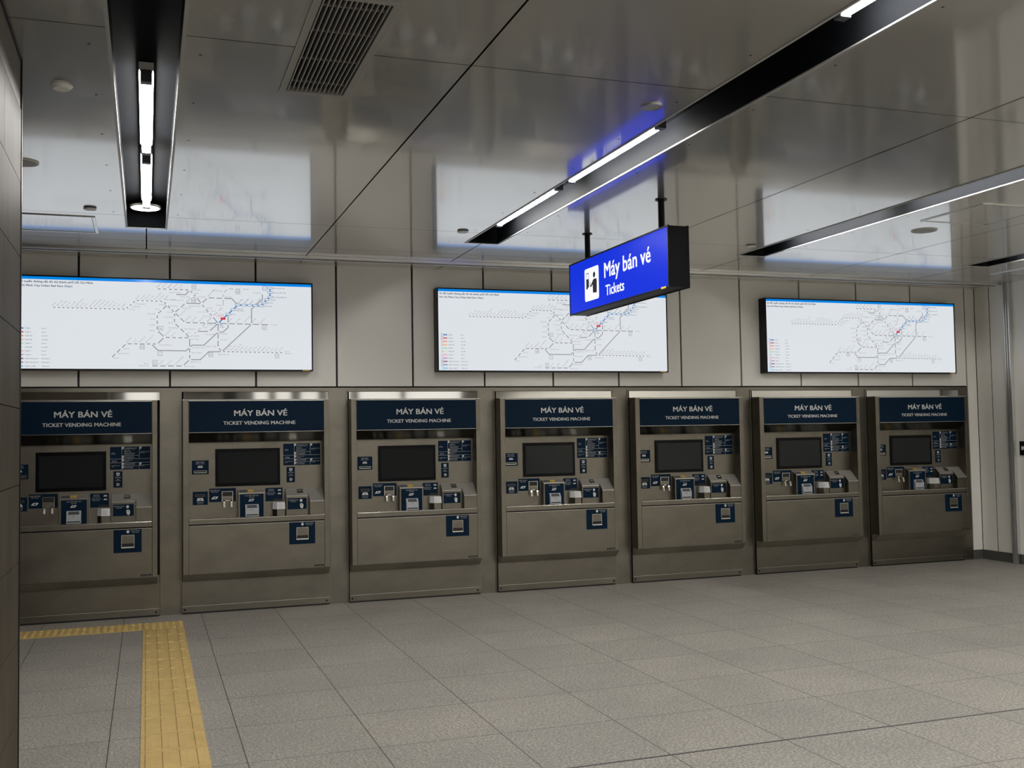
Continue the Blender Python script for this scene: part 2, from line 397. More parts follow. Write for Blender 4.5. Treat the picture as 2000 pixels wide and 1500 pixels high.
for k in range(4):
    o = dot0 if k == 0 else dot0.copy()
    if k: col.objects.link(o)
    o.location = (SX-.30*k, -.65, 0); tag(o, wl[k], 'paving tile', 'studded tactile tiles')

# ------------------------------------------------------------------ ticket machine
H = MACH_W/2
def P(x): return x-H
def wr(b, st, x, z, y, cap, width=None, al=1, mt=None, bold=.0): b.text(st, (P(x), y, z), FRONT, mt or WHITE, cap, width, al, bold)
def pict(b, x, z, y, pts, mt=None): b.flat([(u, v) for u, v in pts], (P(x), y, z), FRONT, mt or WHITE)
ARROW_D = [(-.008,.012),(.008,.012),(.008,0),(.015,0),(0,-.014),(-.015,0),(-.008,0)]
ARROW_U = [(u,-v) for u,v in reversed(ARROW_D)]
def note(b, x, z, y, s=1.0):        # a banknote drawn in perspective
    b.flat([(-.030*s,-.010*s),(.014*s,-.010*s),(.030*s,.012*s),(-.012*s,.012*s)], (P(x), y, z), FRONT, WHITE)
    b.flat([(-.010*s,-.004*s),(.008*s,-.004*s),(.012*s,.005*s),(-.004*s,.005*s)], (P(x), y-.0006, z), FRONT, BLUE)
def card(b, x, z, y, s=1.0, flip=False):
    q = [(-.028*s,-.010*s),(.028*s,-.010*s),(.020*s,.012*s),(-.020*s,.012*s)]
    b.flat(q, (P(x), y, z), FRONT, WHITE)
    b.flat([(-.007*s,-.002*s),(.007*s,-.002*s),(0,.008*s)] if not flip else [(0,-.007*s),(.007*s,.004*s),(-.007*s,.004*s)], (P(x), y-.0006, z), FRONT, BLUE)
YF, YP = -.15, -.03                 # front plane, recessed fascia plane
def make_machine():
    r = thing('ticket_machine', (0,0,0), 'x', 'ticket machine', 'row of ticket vending machines')
    # cabinet: two jambs, header box, cheeks
    b = MB(); L0, L1 = -H-.046, H+.040; zb, zt = .335, 1.76
    for x0, x1 in ((L0, -H), (H, L1)): b.box(x0, x1, YF, .20, zb, zt, STEEL)
    b.box(-H, H, YF+.003, .20, 1.49, zt, STEEL)
    b.box(-H, H, -.06, .20, zb, .74, STEEL)
    b.box(L0+.002, L1+.0165, -.029, .20, .06, zb, STEEL)
    b.box(L0-.004, L1+.004, YF-.004, YF+.06, zt-.001, zt+.006, STEEL_EDGE)
    b.build('cabinet', r, bevel=.002)
    # bottom lip folded back under the cabinet
    b = MB(); b.prism_x([(YF, .335), (-.075, .272), (-.031, .272), (-.031, .3345), (YF+.03, .3345)], L0, L1, STEEL_LIP_LIT); b.build('lower_lip', r)
    # soffit under the header
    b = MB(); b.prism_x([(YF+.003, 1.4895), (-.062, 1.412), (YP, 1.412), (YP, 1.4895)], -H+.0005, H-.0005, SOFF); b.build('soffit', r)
    # fascia
    b = MB(); b.box(-H+.0005, H-.0005, YP, .0, .741, 1.4115, STEEL); b.build('fascia', r)
    # header sign
    b = MB(); b.box(-H+.003, H-.003, YF-.004, YF+.003, 1.492, 1.7565, STEEL_EDGE); b.box(-H+.003, H-.003, YF-.006, YF-.004, 1.495, 1.752, BLUE)
    wr(b, 'MÁY BÁN VÉ', .568, 1.628, YF-.0068, .048, .426, 1, None, .034)
    wr(b, 'TICKET VENDING MACHINE', .558, 1.555, YF-.0068, .0295, .578, 1, None, .034)
    b.build('header_sign', r)
    # touch screen
    b = MB(); b.box(P(.212), P(.734), YP-.012, YP, 1.040, 1.354, BLACK); s = b.build('touchscreen', r, bevel=.002)
    b = MB(); b.box(P(.236), P(.710), YP-.0135, YP-.0121, 1.068, 1.325, SCREEN); b.build('display', s)
    # instruction panel
    b = MB(); x0, x1, z0, z1 = .762, 1.070, 1.203, 1.388; y = YP-.003
    b.box(P(x0), P(x1), y, YP, z0, z1, BLUE); y -= .0006
    X = lambda u: x0+(u-1365)/522*(x1-x0); Z = lambda v: z1-(v-45)/310*(z1-z0)
    def hl(a, c, v): b.rect(P(X(a)), Z(v)-.0007, P(X(c)), Z(v)+.0007, (0,y,0), FRONT, WHITE)
    def vl(u, a, c): b.rect(P(X(u))-.0007, Z(c), P(X(u))+.0007, Z(a), (0,y,0), FRONT, WHITE)
    hl(1365,1887,211); hl(1365,1887,262); hl(1517,1745,165); hl(1517,1745,306); vl(1517,45,355); vl(1745,45,211); vl(1745,262,355)
    for u, v, st in ((1519,47,'1'),(1519,170,'5'),(1519,214,'1'),(1519,264,'1'),(1519,308,'2'),(1747,47,'6'),(1747,264,'3')):
        b.flat([(0,0),(.014,0),(.017,-.005),(.010,-.019),(0,-.021)][::-1], (P(X(u)), y, Z(v)), FRONT, WHITE)
        b.text(st, (P(X(u+6)), y-.0005, Z(v+24)), FRONT, BLUE, .009)
    for u, v, st, c in ((1385,133,'MUA VÉ',.0055),(1385,146,'BUY TICKET',.0042),(1388,240,'TRẢ LẠI VÉ',.0055),(1388,253,'CARD RETURN',.0042),(1386,305,'NẠP TIỀN VÀO VÉ',.0055),(1386,320,'TOP-UP',.0045),
        (1550,70,'CHỌN ĐIỂM ĐẾN CỦA BẠN',.0055),(1550,84,'SELECT DESTINATION STATION',.0042),(1546,105,'CHỌN SỐ VÉ',.0055),(1546,118,'NUMBER OF TICKETS',.0042),(1546,140,'NHẬN VÉ, TIỀN THỪA',.0060),(1546,155,'TAKE TICKET AND CHANGE',.0042),
        (1550,188,'CHỌN SỐ LƯỢNG VÉ',.0055),(1550,201,'SELECT NUMBER OF CARDS',.0042),(1550,234,'ĐƯA VÉ VÀO KHE',.0055),(1550,248,'INSERT CARD',.0042),(1550,280,'ĐẶT VÉ VÀO KHAY NẠP',.0055),(1550,293,'PLACE CARD ON THE READER',.0042),
        (1550,327,'CHỌN SỐ TIỀN NẠP',.0055),(1550,341,'SELECT TOP-UP AMOUNT',.0042),(1757,122,'ĐƯA TIỀN VÀO MÁY',.0055),(1757,136,'INSERT CASH',.0042),(1757,302,'ĐƯA TIỀN VÀO MÁY',.0055),(1757,317,'INSERT CASH',.0042)):
        b.text(st, (P(X(u)), y, Z(v)), FRONT, WHITE, c)
    b.build('instruction_panel', r)
    # call button plate
    b = MB(); b.box(P(.788), P(.857), YP-.003, YP, 1.058, 1.190, BLUE); y = YP-.0036
    pict(b, .823, 1.166, y, [(-.013,.012),(-.012,-.006),(-.006,-.013),(.006,-.013),(.012,-.006),(.013,.012)])
    b.flat([(-.006,.004),(-.005,-.005),(.005,-.005),(.006,.004)], (P(.823), y-.0005, 1.166), FRONT, BLUE)
    wr(b, 'NÚT GỌI', .823, 1.137, y, .0075, .042, 1, None, .02); wr(b, 'CALL', .823, 1.123, y, .0062); wr(b, 'BUTTON', .823, 1.112, y, .0062, .036)
    s = b.build('call_button_plate', r)
    b = MB(); b.cyl((P(.823), YP-.009, 1.083), .0125, .0075, 'y', STEEL_EDGE, 20); b.cyl((P(.823), YP-.011, 1.083), .008, .002, 'y', STEEL, 16); b.build('button', s)
    # receipt outlet
    b = MB(); b.box(P(.028), P(.160), YP-.003, YP, 1.147, 1.262, BLUE); y = YP-.0036
    wr(b, 'BIÊN NHẬN', .093, 1.244, y, .0075, .062, 1, None, .02); wr(b, 'RECEIPT OUTLET', .093, 1.231, y, .006, .070); card(b, .093, 1.209, y, .75)
    b.frame(P(.043), 1.160, P(.146), 1.177, .003, (0,y,0), FRONT, STEEL_EDGE); b.rect(P(.045), 1.157, P(.144), 1.162, (0,y-.0004,0), FRONT, STEEL_EDGE)
    s = b.build('receipt_outlet', r)
    b = MB(); b.box(P(.047), P(.142), y-.0006, y, 1.1635, 1.1735, DARK); b.build('slot', s)
    # card return
    b = MB(); b.box(P(.034), P(.152), YP-.003, YP, .893, 1.003, BLUE)
    b.frame(P(.056), .960, P(.131), .981, .002, (0,y,0), FRONT, STEEL); card(b, .093, .938, y, 1.0, True)
    wr(b, 'TRẢ LẠI VÉ', .093, .913, y, .0075, .055, 1, None, .02); wr(b, 'CARD INLET', .093, .901, y, .006, .05)
    s = b.build('card_return', r)
    b = MB(); b.box(P(.058), P(.129), y-.0006, y, .962, .979, DARK); b.build('slot', s)
    # bill outlet
    b = MB(); b.box(P(.163), P(.375), YP-.003, YP, .913, 1.025, BLUE)
    wr(b, 'NHẬN TIỀN GIẤY', .209, 1.005, y, .0078, .080, 1, None, .02); wr(b, 'BILL OUTLET', .209, .993, y, .0062, .052); note(b, .207, .946, y, .95)
    b.box(P(.262), P(.352), YP-.010, YP-.003, .916, 1.000, STEEL_EDGE); b.box(P(.267), P(.347), YP-.011, YP-.0101, .958, .996, DARK); b.box(P(.267), P(.347), YP-.0145, YP-.0101, .925, .956, STEEL)
    s = b.build('bill_outlet', r)
    for x in (.272, .330):
        b = MB(); b.hexa([(P(x),YP-.045,.868),(P(x+.015),YP-.045,.868),(P(x+.015),YP-.036,.868),(P(x),YP-.036,.868),(P(x),YP-.032,.916),(P(x+.015),YP-.032,.916),(P(x+.015),YP-.014,.930),(P(x),YP-.014,.930)], STEEL_EDGE)
        b.hexa([(P(x+.001),YP-.047,.870),(P(x+.014),YP-.047,.870),(P(x+.014),YP-.0455,.870),(P(x+.001),YP-.0455,.870),(P(x+.001),YP-.039,.902),(P(x+.014),YP-.039,.902),(P(x+.014),YP-.0375,.902),(P(x+.001),YP-.0375,.902)], IVORY)
        b.build('finger', s)
    # bill inlet box
    b = MB(); yf = -.092; b.prism_x([(YP, .7825), (YP, 1.010), (yf+.004, .985), (yf, .980), (yf, .7825)], P(.390), P(.604), STEEL)
    b.box(P(.389), P(.605), yf-.002, yf, .978, .984, STEEL_EDGE)
    b.quad((P(.391),yf+.004,.9854),(P(.603),yf+.004,.9854),(P(.603),YP,1.0104),(P(.391),YP,1.0104), STEEL_LIT_TOP)  # overlay in the lightened steel, light painted on the top face
    sl = lambda u, yy: (P(u), yy, .985+(yy-yf-.004)/(YP-yf-.004)*.025+.0012)
    b.quad(sl(.402,-.078), sl(.402,-.045), sl(.464,-.045), sl(.464,-.078), GREYDK)
    for i in range(3): b.quad(sl(.470+.016*i,-.084), sl(.470+.016*i,-.040), sl(.483+.016*i,-.040), sl(.483+.016*i,-.084), YELLOW)
    s = b.build('bill_inlet', r)
    b = MB(); b.box(P(.402), P(.592), yf-.003, yf-.0001, .784, .972, BLUE); y = yf-.0036
    wr(b, 'ĐƯA TIỀN GIẤY VÀO', .497, .955, y, .0078, .108, 1, None, .02); wr(b, 'BILL INLET', .497, .942, y, .0062, .042); note(b, .493, .921, y, .85); b.build('inlet_label', s)
    b = MB(); x0, x1 = P(.443), P(.551)
    b.prism_x([(yf-.003,.787),(yf-.003,.887),(yf-.010,.887),(yf-.034,.852),(yf-.034,.787)], x0, x1, GREYPL)
    b.hexa([(x0+.012,yf-.0315,.858),(x1-.012,yf-.0315,.858),(x1-.012,yf-.029,.858),(x0+.012,yf-.029,.858),(x0+.016,yf-.0150,.882),(x1-.016,yf-.0150,.882),(x1-.016,yf-.012,.882),(x0+.016,yf-.012,.882)], GREYDK)
    b.box(x0+.006, x1-.006, yf-.035, yf-.034, .797, .806, DARK); b.box(x0+.046, x0+.058, yf-.035, yf-.034, .842, .847, GREYDK); b.build('bill_reader', s, bevel=.003)
    # card outlet
    b = MB(); b.box(P(.614), P(.754), YP-.003, YP, .903, 1.016, BLUE); y = YP-.0036
    wr(b, 'NHẬN VÉ', .660, .998, y, .0075, .045, 1, None, .02); wr(b, 'CARD OUTLET', .660, .986, y, .006, .054); wr(b, 'QUÉT THẺ TẠI', .658, .968, y, .0075, .07, 1, None, .02); wr(b, 'CARD TOUCH', .658, .956, y, .006, .05)
    card(b, .728, .995, y, .5); card(b, .728, .966, y, .5, True); b.box(P(.678), P(.749), YP-.0045, YP-.003, .904, .923, DARK)
    s = b.build('card_outlet', r)
    pf = lambda e: [(P(.668)-e, YP), (P(.668)-e, -.070-e*.4), (P(.700), -.108-e), (P(.766)+e, -.108-e), (P(.766)+e, YP)]
    b = MB(); b.prism_z(pf(-.003), .7825, .838, STEEL); b.build('pedestal', s)
    b = MB(); b.add([(x, y, .838) for x, y in pf(.001)] + [(x, y*.93, .896) for x, y in pf(-.002)], [(4,3,2,1,0),(5,6,7,8,9)] + [(i,(i+1)%5,(i+1)%5+5,i+5) for i in range(5)], CLEARW)
    b.box(P(.712), P(.745), -.1105, -.1085, .846, .884, WHITE); b.build('card_cup', s)
    # coin inlet: sloped box with a step
    b = MB(); yl, yr = -.097, -.147
    sz = lambda yy: 1.006+(yy-YP)*.90
    b.prism_x([(YP,.7825),(YP,1.006),(yl,sz(yl)),(yl,.7825)], P(.777), P(.952), STEEL)
    b.prism_x([(YP,.7825),(YP,1.006),(yr,sz(yr)),(yr,.7825)], P(.965), H-.0008, STEEL)
    b.prism_x([(YP,.7825),(YP,1.006),(yl+.012,sz(yl+.012)),(yl+.012,.7825)], P(.952), P(.965), STEEL)
    q = lambda u0, u1, y0: b.quad((P(u0),y0,sz(y0)+.0003),(P(u1),y0,sz(y0)+.0003),(P(u1),YP,sz(YP)+.0003),(P(u0),YP,sz(YP)+.0003), STEEL_LIT_TOP)
    q(.777,.9519,yl); q(.9652,1.0842,yr); q(.9521,.9649,yl+.012)
    b.box(P(.776), P(.953), yl-.0015, yl, sz(yl)-.004, sz(yl)+.001, STEEL_EDGE); b.box(P(.964), H-.0006, yr-.0015, yr, sz(yr)-.004, sz(yr)+.001, STEEL_EDGE)
    s = b.build('coin_inlet', r)
    b = MB(); sp = lambda u, yy, e: (P(u), yy, sz(yy)+e)
    def slope_box(u0, u1, y0, y1, e0, e1, mt): b.hexa([sp(u0,y0,e0),sp(u1,y0,e0),sp(u1,y1,e0),sp(u0,y1,e0),sp(u0,y0,e1),sp(u1,y0,e1),sp(u1,y1,e1),sp(u0,y1,e1)], mt)
    slope_box(.868,.920,-.078,-.037,.0003,.002,STEEL_EDGE); slope_box(.889,.899,-.068,-.046,.002,.0026,DARK); b.cyl((P(.894),-.056,sz(-.056)+.002), .009, .006, 'z', STEEL_EDGE, 14, .006); b.cyl((P(.894),-.058,sz(-.058)+.006), .004, .0035, 'z', DARK, 10); b.build('coin_slot', s)
    b = MB(); b.box(P(.788), P(.944), yl-.003, yl-.0001, .832, .925, BLUE); y = yl-.0036
    wr(b, 'ĐƯA TIỀN XU VÀO', .834, .906, y, .0075, .080, 1, None, .02); wr(b, 'COIN INLET', .834, .894, y, .006, .046); pict(b, .898, .905, y, ARROW_U)
    pict(b, .902, .862, y, [(-.012,.018),(-.014,-.002),(-.006,-.022),(.008,-.024),(.015,-.004),(.014,.008),(.006,.018)]); b.flat([(-.004,.006),(-.005,-.001),(.002,-.002),(.003,.005)][::-1], (P(.902), y-.0005, .864), FRONT, BLUE)
    b.build('inlet_label', s)
    # ledge
    b = MB(); b.box(-H+.0008, H-.0008, YF-.001, YP, .741, .782, STEEL); b.box(-H+.0008, H-.0008, YF-.003, YF-.001, .777, .7825, STEEL_EDGE); b.build('ledge', r, bevel=.0015)
    # lower door
    b = MB(); b.box(-H+.0015, H-.0015, YF, -.061, .3365, .7305, STEEL); b.box(-H+.0015, H-.0015, YF-.0015, YF, .727, .7305, STEEL_EDGE); b.box(-H+.002, H-.002, YF+.02, -.061, .7306, .7405, DARK); b.build('front_door', r)
    # coin return
    b = MB(); b.box(P(.793), P(1.005), YF-.003, YF-.0001, .542, .7265, BLUE); y = YF-.0036
    pict(b, .901, .708, y, ARROW_D); wr(b, 'NHẬN TIỀN XU', .958, .710, y, .0075, .068, 1, None, .02); wr(b, 'COIN OUTLET', .958, .697, y, .006, .052)
    s = b.build('coin_return', r)
    b = MB(); x0, x1 = P(.851), P(.950); b.box(x0, x1, YF-.0036, YF-.0031, .580, .682, STEEL_EDGE); b.box(x0+.003, x1-.003, YF-.0042, YF-.0037, .588, .616, DARK); b.box(x0+.003, x1-.003, YF-.0042, YF-.0037, .617, .679, STEEL)
    b.box(x0, x1, YF-.010, YF-.0036, .578, .584, STEEL_EDGE); b.build('coin_cup', s)
    # maker plate
    b = MB(); b.box(P(.997), P(1.078), YF-.002, YF-.0001, .347, .362, BLACK); b.text('NIPPON SIGNAL', (P(1.0375), YF-.0025, .3515), FRONT, GREYPL, .006, .070, 1); b.build('maker_plate', r)
    # plinth and kick plate
    b = MB(); b.box(L0-.003, L1+.0185, -.032, -.0295, .071, .2715, STEEL); b.build('plinth', r)
    b = MB(); b.box(L0-.003, L1+.0185, -.036, -.0295, .014, .066, STEEL); b.box(L0-.003, L1+.0185, -.0375, -.036, .063, .0665, STEEL_EDGE); b.box(L0, L1, -.029, .20, 0, .0595, DARK); s = b.build('kick_plate', r)
    for x in (L0+.018, L1-.010):
        b = MB(); b.cyl((x, -.040, .037), .0075, .004, 'y', BLACK, 12); b.build('bolt', s)
    # polished infill above the cabinet
    b = MB(); b.box(-H-.036, H+.060, -.002, .004, 1.7675, 1.832, POLISH); b.build('top_panel', r)
    # flange round the opening
    b = MB(); fx0, fx1 = -H-.062, H+.073
    for x0, x1, z0, z1 in ((fx0, fx0+.013, 0, 1.846), (fx1-.013, fx1, 0, 1.846), (fx0+.013, fx1-.013, 1.834, 1.846)): b.box(x0, x1, -.008, -.0003, z0, z1, STEEL_WALL)
    b.build('surround_frame', r, bevel=.001)
    return r
proto = make_machine()
ML = ['ticket machine partly hidden by the pillar, with yellow studded paving at its foot',
      'fully visible ticket machine nearest the pillar, just beyond the end of the barred yellow strip',
      'third ticket machine from the pillar, below the bare wall between the two nearest lit maps',
      'ticket machine in the middle of the row, under the start of the middle lit map',
      'ticket machine under the far end of the middle lit map, beyond the hanging blue sign',
      'second ticket machine from the beige corner wall, under the start of the farthest lit map',
      'last ticket machine in the row, next to the beige corner wall']
for i, (x, s) in enumerate(MACHINES):
    o = proto if i == 0 else copy_tree(proto)
    o.location = (x, 0, 0); o.scale = (s, 1, 1); o['label'] = ML[i]

# ------------------------------------------------------------------ lit rail maps
MAP_LINES=[(0,[(0.293,0.5),(0.829,0.498),(0.903,0.571),(1.112,0.569),(1.138,0.539),(1.277,0.398),(1.941,0.392)],[(0.293,0.5),(0.325,0.5),(0.358,0.5),(0.391,0.5),(0.424,0.5),(0.458,0.499),(0.491,0.499),(0.524,0.499),(0.558,0.499),(0.591,0.499),(0.625,0.499),(0.659,0.499),(0.693,0.498),(0.726,0.498),(0.76,0.498),(0.795,0.498),(0.829,0.498),(0.853,0.522),(0.877,0.545),(0.903,0.571),(0.938,0.57),(0.972,0.57),(1.007,0.57),(1.042,0.57),(1.077,0.569),(1.112,0.569),(1.138,0.539),(1.171,0.511),(1.197,0.478),(1.237,0.441),(1.277,0.398),(1.328,0.397),(1.384,0.397),(1.44,0.397),(1.535,0.396),(1.613,0.396),(1.675,0.395),(1.737,0.395),(1.8,0.394),(1.869,0.393),(1.941,0.392)]),(0,[(1.06,0.67),(1.1,0.671),(1.144,0.671),(1.145,0.67),(1.186,0.67),(1.228,0.67),(1.271,0.67),(1.313,0.668)],[(1.06,0.67),(1.1,0.671),(1.144,0.671),(1.145,0.67),(1.186,0.67),(1.228,0.67),(1.271,0.67),(1.313,0.668)]),(0,[(1.201,0.629),(1.282,0.629),(1.313,0.666)],[(1.201,0.629)]),(0,[(1.313,0.668),(1.34,0.64),(1.366,0.61),(1.405,0.556),(1.432,0.52),(1.465,0.484),(1.49,0.453),(1.535,0.396),(1.534,0.323),(1.534,0.259),(1.534,0.195),(1.564,0.16)],[(1.313,0.668),(1.34,0.64),(1.366,0.61),(1.405,0.556),(1.432,0.52),(1.465,0.484),(1.49,0.453),(1.535,0.396),(1.534,0.323),(1.534,0.259),(1.534,0.195),(1.564,0.16)]),(1,[(1.28,0.558),(1.328,0.609),(1.366,0.608)],[(1.328,0.609)]),(0,[(1.197,0.478),(1.239,0.517),(1.28,0.558),(1.405,0.558),(1.453,0.608),(1.514,0.607),(1.575,0.606),(1.643,0.606),(1.69,0.554)],[(1.197,0.478),(1.239,0.517),(1.28,0.558),(1.405,0.558),(1.453,0.608),(1.514,0.607),(1.575,0.606)]),(1,[(1.72,0.688),(1.665,0.688),(1.613,0.687),(1.575,0.651),(1.575,0.606),(1.574,0.535),(1.534,0.495),(1.49,0.453),(1.44,0.399),(1.404,0.361),(1.369,0.325),(1.342,0.299),(1.313,0.273)],[(1.72,0.688),(1.665,0.688),(1.613,0.687),(1.575,0.651),(1.575,0.606),(1.574,0.535),(1.534,0.495),(1.49,0.453),(1.44,0.399),(1.404,0.361),(1.369,0.325),(1.342,0.299),(1.313,0.273)]),(0,[(1.197,0.478),(1.196,0.437),(1.197,0.391),(1.237,0.352),(1.277,0.312),(1.313,0.273),(1.313,0.191),(1.313,0.14),(1.313,0.092)],[(1.197,0.478),(1.196,0.437),(1.197,0.391),(1.237,0.352),(1.277,0.312),(1.313,0.273),(1.313,0.191),(1.313,0.14),(1.313,0.092)]),(0,[(1.369,0.325),(1.464,0.327),(1.535,0.396)],[(1.464,0.327)]),(0,[(1.613,0.465),(1.613,0.362),(1.574,0.324),(1.534,0.323)],[]),(0,[(1.888,0.657),(1.888,0.605),(1.827,0.548),(1.8,0.521),(1.8,0.394),(1.564,0.16)],[(1.888,0.657)]),(0,[(1.564,0.16),(2.055,0.155)],[(1.564,0.16),(1.598,0.16),(1.633,0.16),(1.668,0.159),(1.702,0.159),(1.737,0.159),(1.772,0.158),(1.807,0.158),(1.842,0.158),(1.877,0.157),(1.913,0.157),(1.948,0.156),(1.984,0.156),(2.019,0.156),(2.055,0.155)]),(0,[(1.024,0.213),(1.071,0.164),(1.285,0.163),(1.313,0.191),(1.333,0.211),(1.422,0.211),(1.534,0.323)],[]),(0,[(1.313,0.092),(1.261,0.038),(1.018,0.038)],[(1.261,0.038),(1.2,0.038),(1.138,0.037),(1.079,0.039),(1.018,0.038)]),(0,[(1.313,0.09),(1.395,0.091),(1.461,0.157),(1.564,0.159)],[]),(0,[(0.721,0.1),(0.758,0.138),(0.795,0.178),(0.833,0.216),(0.883,0.216),(0.926,0.216),(0.978,0.216),(1.023,0.217),(1.065,0.217),(1.12,0.274),(1.171,0.271),(1.216,0.271),(1.265,0.271),(1.313,0.272)],[(0.721,0.1),(0.758,0.138),(0.795,0.178),(0.833,0.216),(0.883,0.216),(0.926,0.216),(0.978,0.216),(1.023,0.217),(1.065,0.217),(1.12,0.274),(1.171,0.271),(1.216,0.271),(1.265,0.271),(1.313,0.272)]),(0,[(1.138,0.537),(1.103,0.498),(1.065,0.462),(1.065,0.418),(1.065,0.372),(1.065,0.327),(1.12,0.274)],[(1.138,0.537),(1.103,0.498),(1.065,0.462),(1.065,0.418),(1.065,0.372),(1.065,0.327),(1.12,0.274)])]
MAP_STATIONS=[(1.535,0.396),(1.613,0.475),(1.653,0.514),(1.69,0.554),(1.738,0.553),(1.786,0.553),(1.831,0.552),(1.878,0.551),(1.899,0.578),(1.924,0.605),(1.95,0.629),(1.95,0.667),(1.95,0.704)]
MAP_HERE=(1.573,0.436)
MAP_BADGES=[((1.908,0.7),'L1',1),((1.347,0.698),'M3',0),((1.345,0.584),'L4B',0),((1.691,0.663),'L3B',0),((1.902,0.365),'L2',0),((1.477,0.132),'M2',0),((2.003,0.127),'L4',0),((1.092,0.346),'L6',0),((0.952,0.191),'L3A',0),((1.087,0.138),'T',0),((1.047,0.066),'L5',0)]
